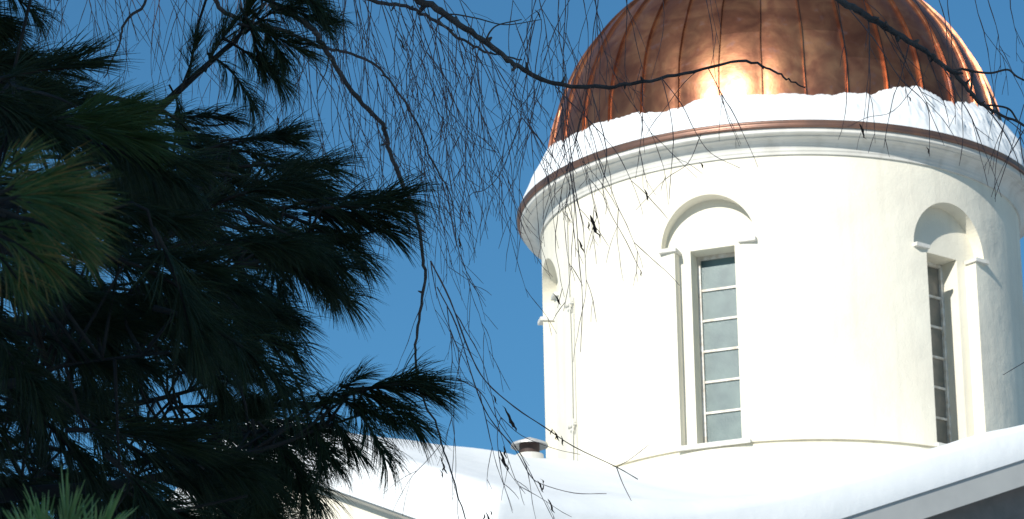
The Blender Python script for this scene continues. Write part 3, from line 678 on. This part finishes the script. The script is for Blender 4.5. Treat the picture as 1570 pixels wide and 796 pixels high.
for x, y, ln, le in [(845, 128, 250, .18), (865, 130, 430, .02), (880, 132, 300, .25), (900, 133, 330, -.05), (1013, 118, 190, .25), (1085, 105, 170, .35), (1075, 108, 130, -.45), (985, 125, 150, .05), (830, 122, 300, -.12), (855, 150, 330, .1),
                     (1440, 94, 230, .3), (1370, 50, 190, .15), (1330, 25, 180, -.2), (1395, 62, 170, -.3), (1500, 156, 140, .3), (1545, 172, 140, -.25), (1475, 125, 130, -.1), (1565, 190, 120, .1), (1350, 30, 160, .4), (1420, 80, 120, .25), (1560, 215, 100, -.3), (1535, 176, 150, .25)]:
    k += 1; strand(x, y, ln, le, 13.5 if x < 1240 else 13.15, k, 1.7, .33)
for x, y, ln, le, r_ in [(655, 400, 200, .3, 1.7), (700, 480, 300, .25, 1.6), (690, 470, 300, .05, 1.5), (735, 590, 200, .3, 1.5), (700, 740, 90, -.2, 1.4), (690, 700, 110, -.3, 1.4), (770, 640, 150, .1, 1.5), (650, 470, 130, -.2, 1.3), (745, 500, 280, .0, 1.4), (800, 690, 110, .1, 1.4)]:
    k += 1; strand(x, y, ln, le, 13.9, k, r_, .42)
lo = [b.build('branch', M['bark'], birch, smooth=True) for b, _ in limbs]
print('strands', len(CNT)); CNT.sort(key=lambda c: -c[2]); extra = MB()
for i, (li, b, ln) in enumerate(CNT):
    if i < 100: b.build('twig', M['twig'], lo[li])
    else: extra.add(b.v, b.f)
o = extra.build('twigs', M['twig'], birch); o['kind'] = 'stuff'
# withered leaves and catkins
for x, y, s, a in [(425, 178, 13, -.4), (432, 218, 9, .1), (611, 58, 14, .4), (702, 365, 12, .0), (716, 322, 8, .3), (905, 330, 22, .1), (886, 366, 14, .2), (848, 450, 14, .6), (988, 290, 12, 0), (1071, 248, 10, .8), (980, 412, 8, 0), (775, 628, 22, .3), (766, 690, 20, .1),
                   (848, 660, 12, .5), (860, 668, 10, -.2), (824, 737, 12, .3), (840, 765, 14, .2), (676, 705, 14, .1), (674, 720, 9, .3), (745, 785, 16, .1), (1318, 190, 15, .1), (1390, 147, 9, .9), (1420, 225, 8, .3), (820, 15, 12, .7), (755, 605, 10, .3), (780, 634, 14, -.2), (770, 622, 10, .6), (772, 684, 13, -.3), (852, 664, 8, -.5), (846, 657, 9, -.8), (832, 742, 9, -.5), (828, 734, 8, .9), (742, 788, 9, -.6), (749, 782, 8, .8), (679, 712, 9, -.5), (673, 700, 8, .7), (902, 340, 10, -.5), (910, 322, 9, .5), (640, 35, 10, .3), (660, 205, 9, -.3)]:
    rr2 = np.random.default_rng(int(x*7+y)); n = 9; L0 = []; w0 = s*.13; th = []
    b = MB(); c = []
    for i in range(n):
        t = i/(n-1); c.append((x+math.sin(a+1.1*t*rr2.uniform(.6, 1))*s*t+2*math.sin(t*5), y+math.cos(a)*s*1.6*t, 13.7 if x < 1240 else 13.15))
    P_ = np.array([U(*p) for p in c]); wv = w0*np.sin(np.pi*np.linspace(.08, .95, n))*(.7+.6*rr2.random(n))/F*13.7
    V = []
    for i in range(n):
        f_ = rr2.normal(0, .3)
        V += [P_[i]-cam_r*wv[i]+cam_f*wv[i]*.6, P_[i]+cam_f*wv[i]*.2-cam_f*.002, P_[i]+cam_r*wv[i]*.9+cam_f*wv[i]*f_, P_[i]+cam_f*(.003+wv[i]*.3)]
    V = [rel(p, bl) for p in V]
    b.add(V, [(i*4+j, i*4+(j+1) % 4, i*4+4+(j+1) % 4, i*4+4+j) for i in range(n-1) for j in range(4)])
    b.build('dry_leaf', M['dry_leaf'], birch)
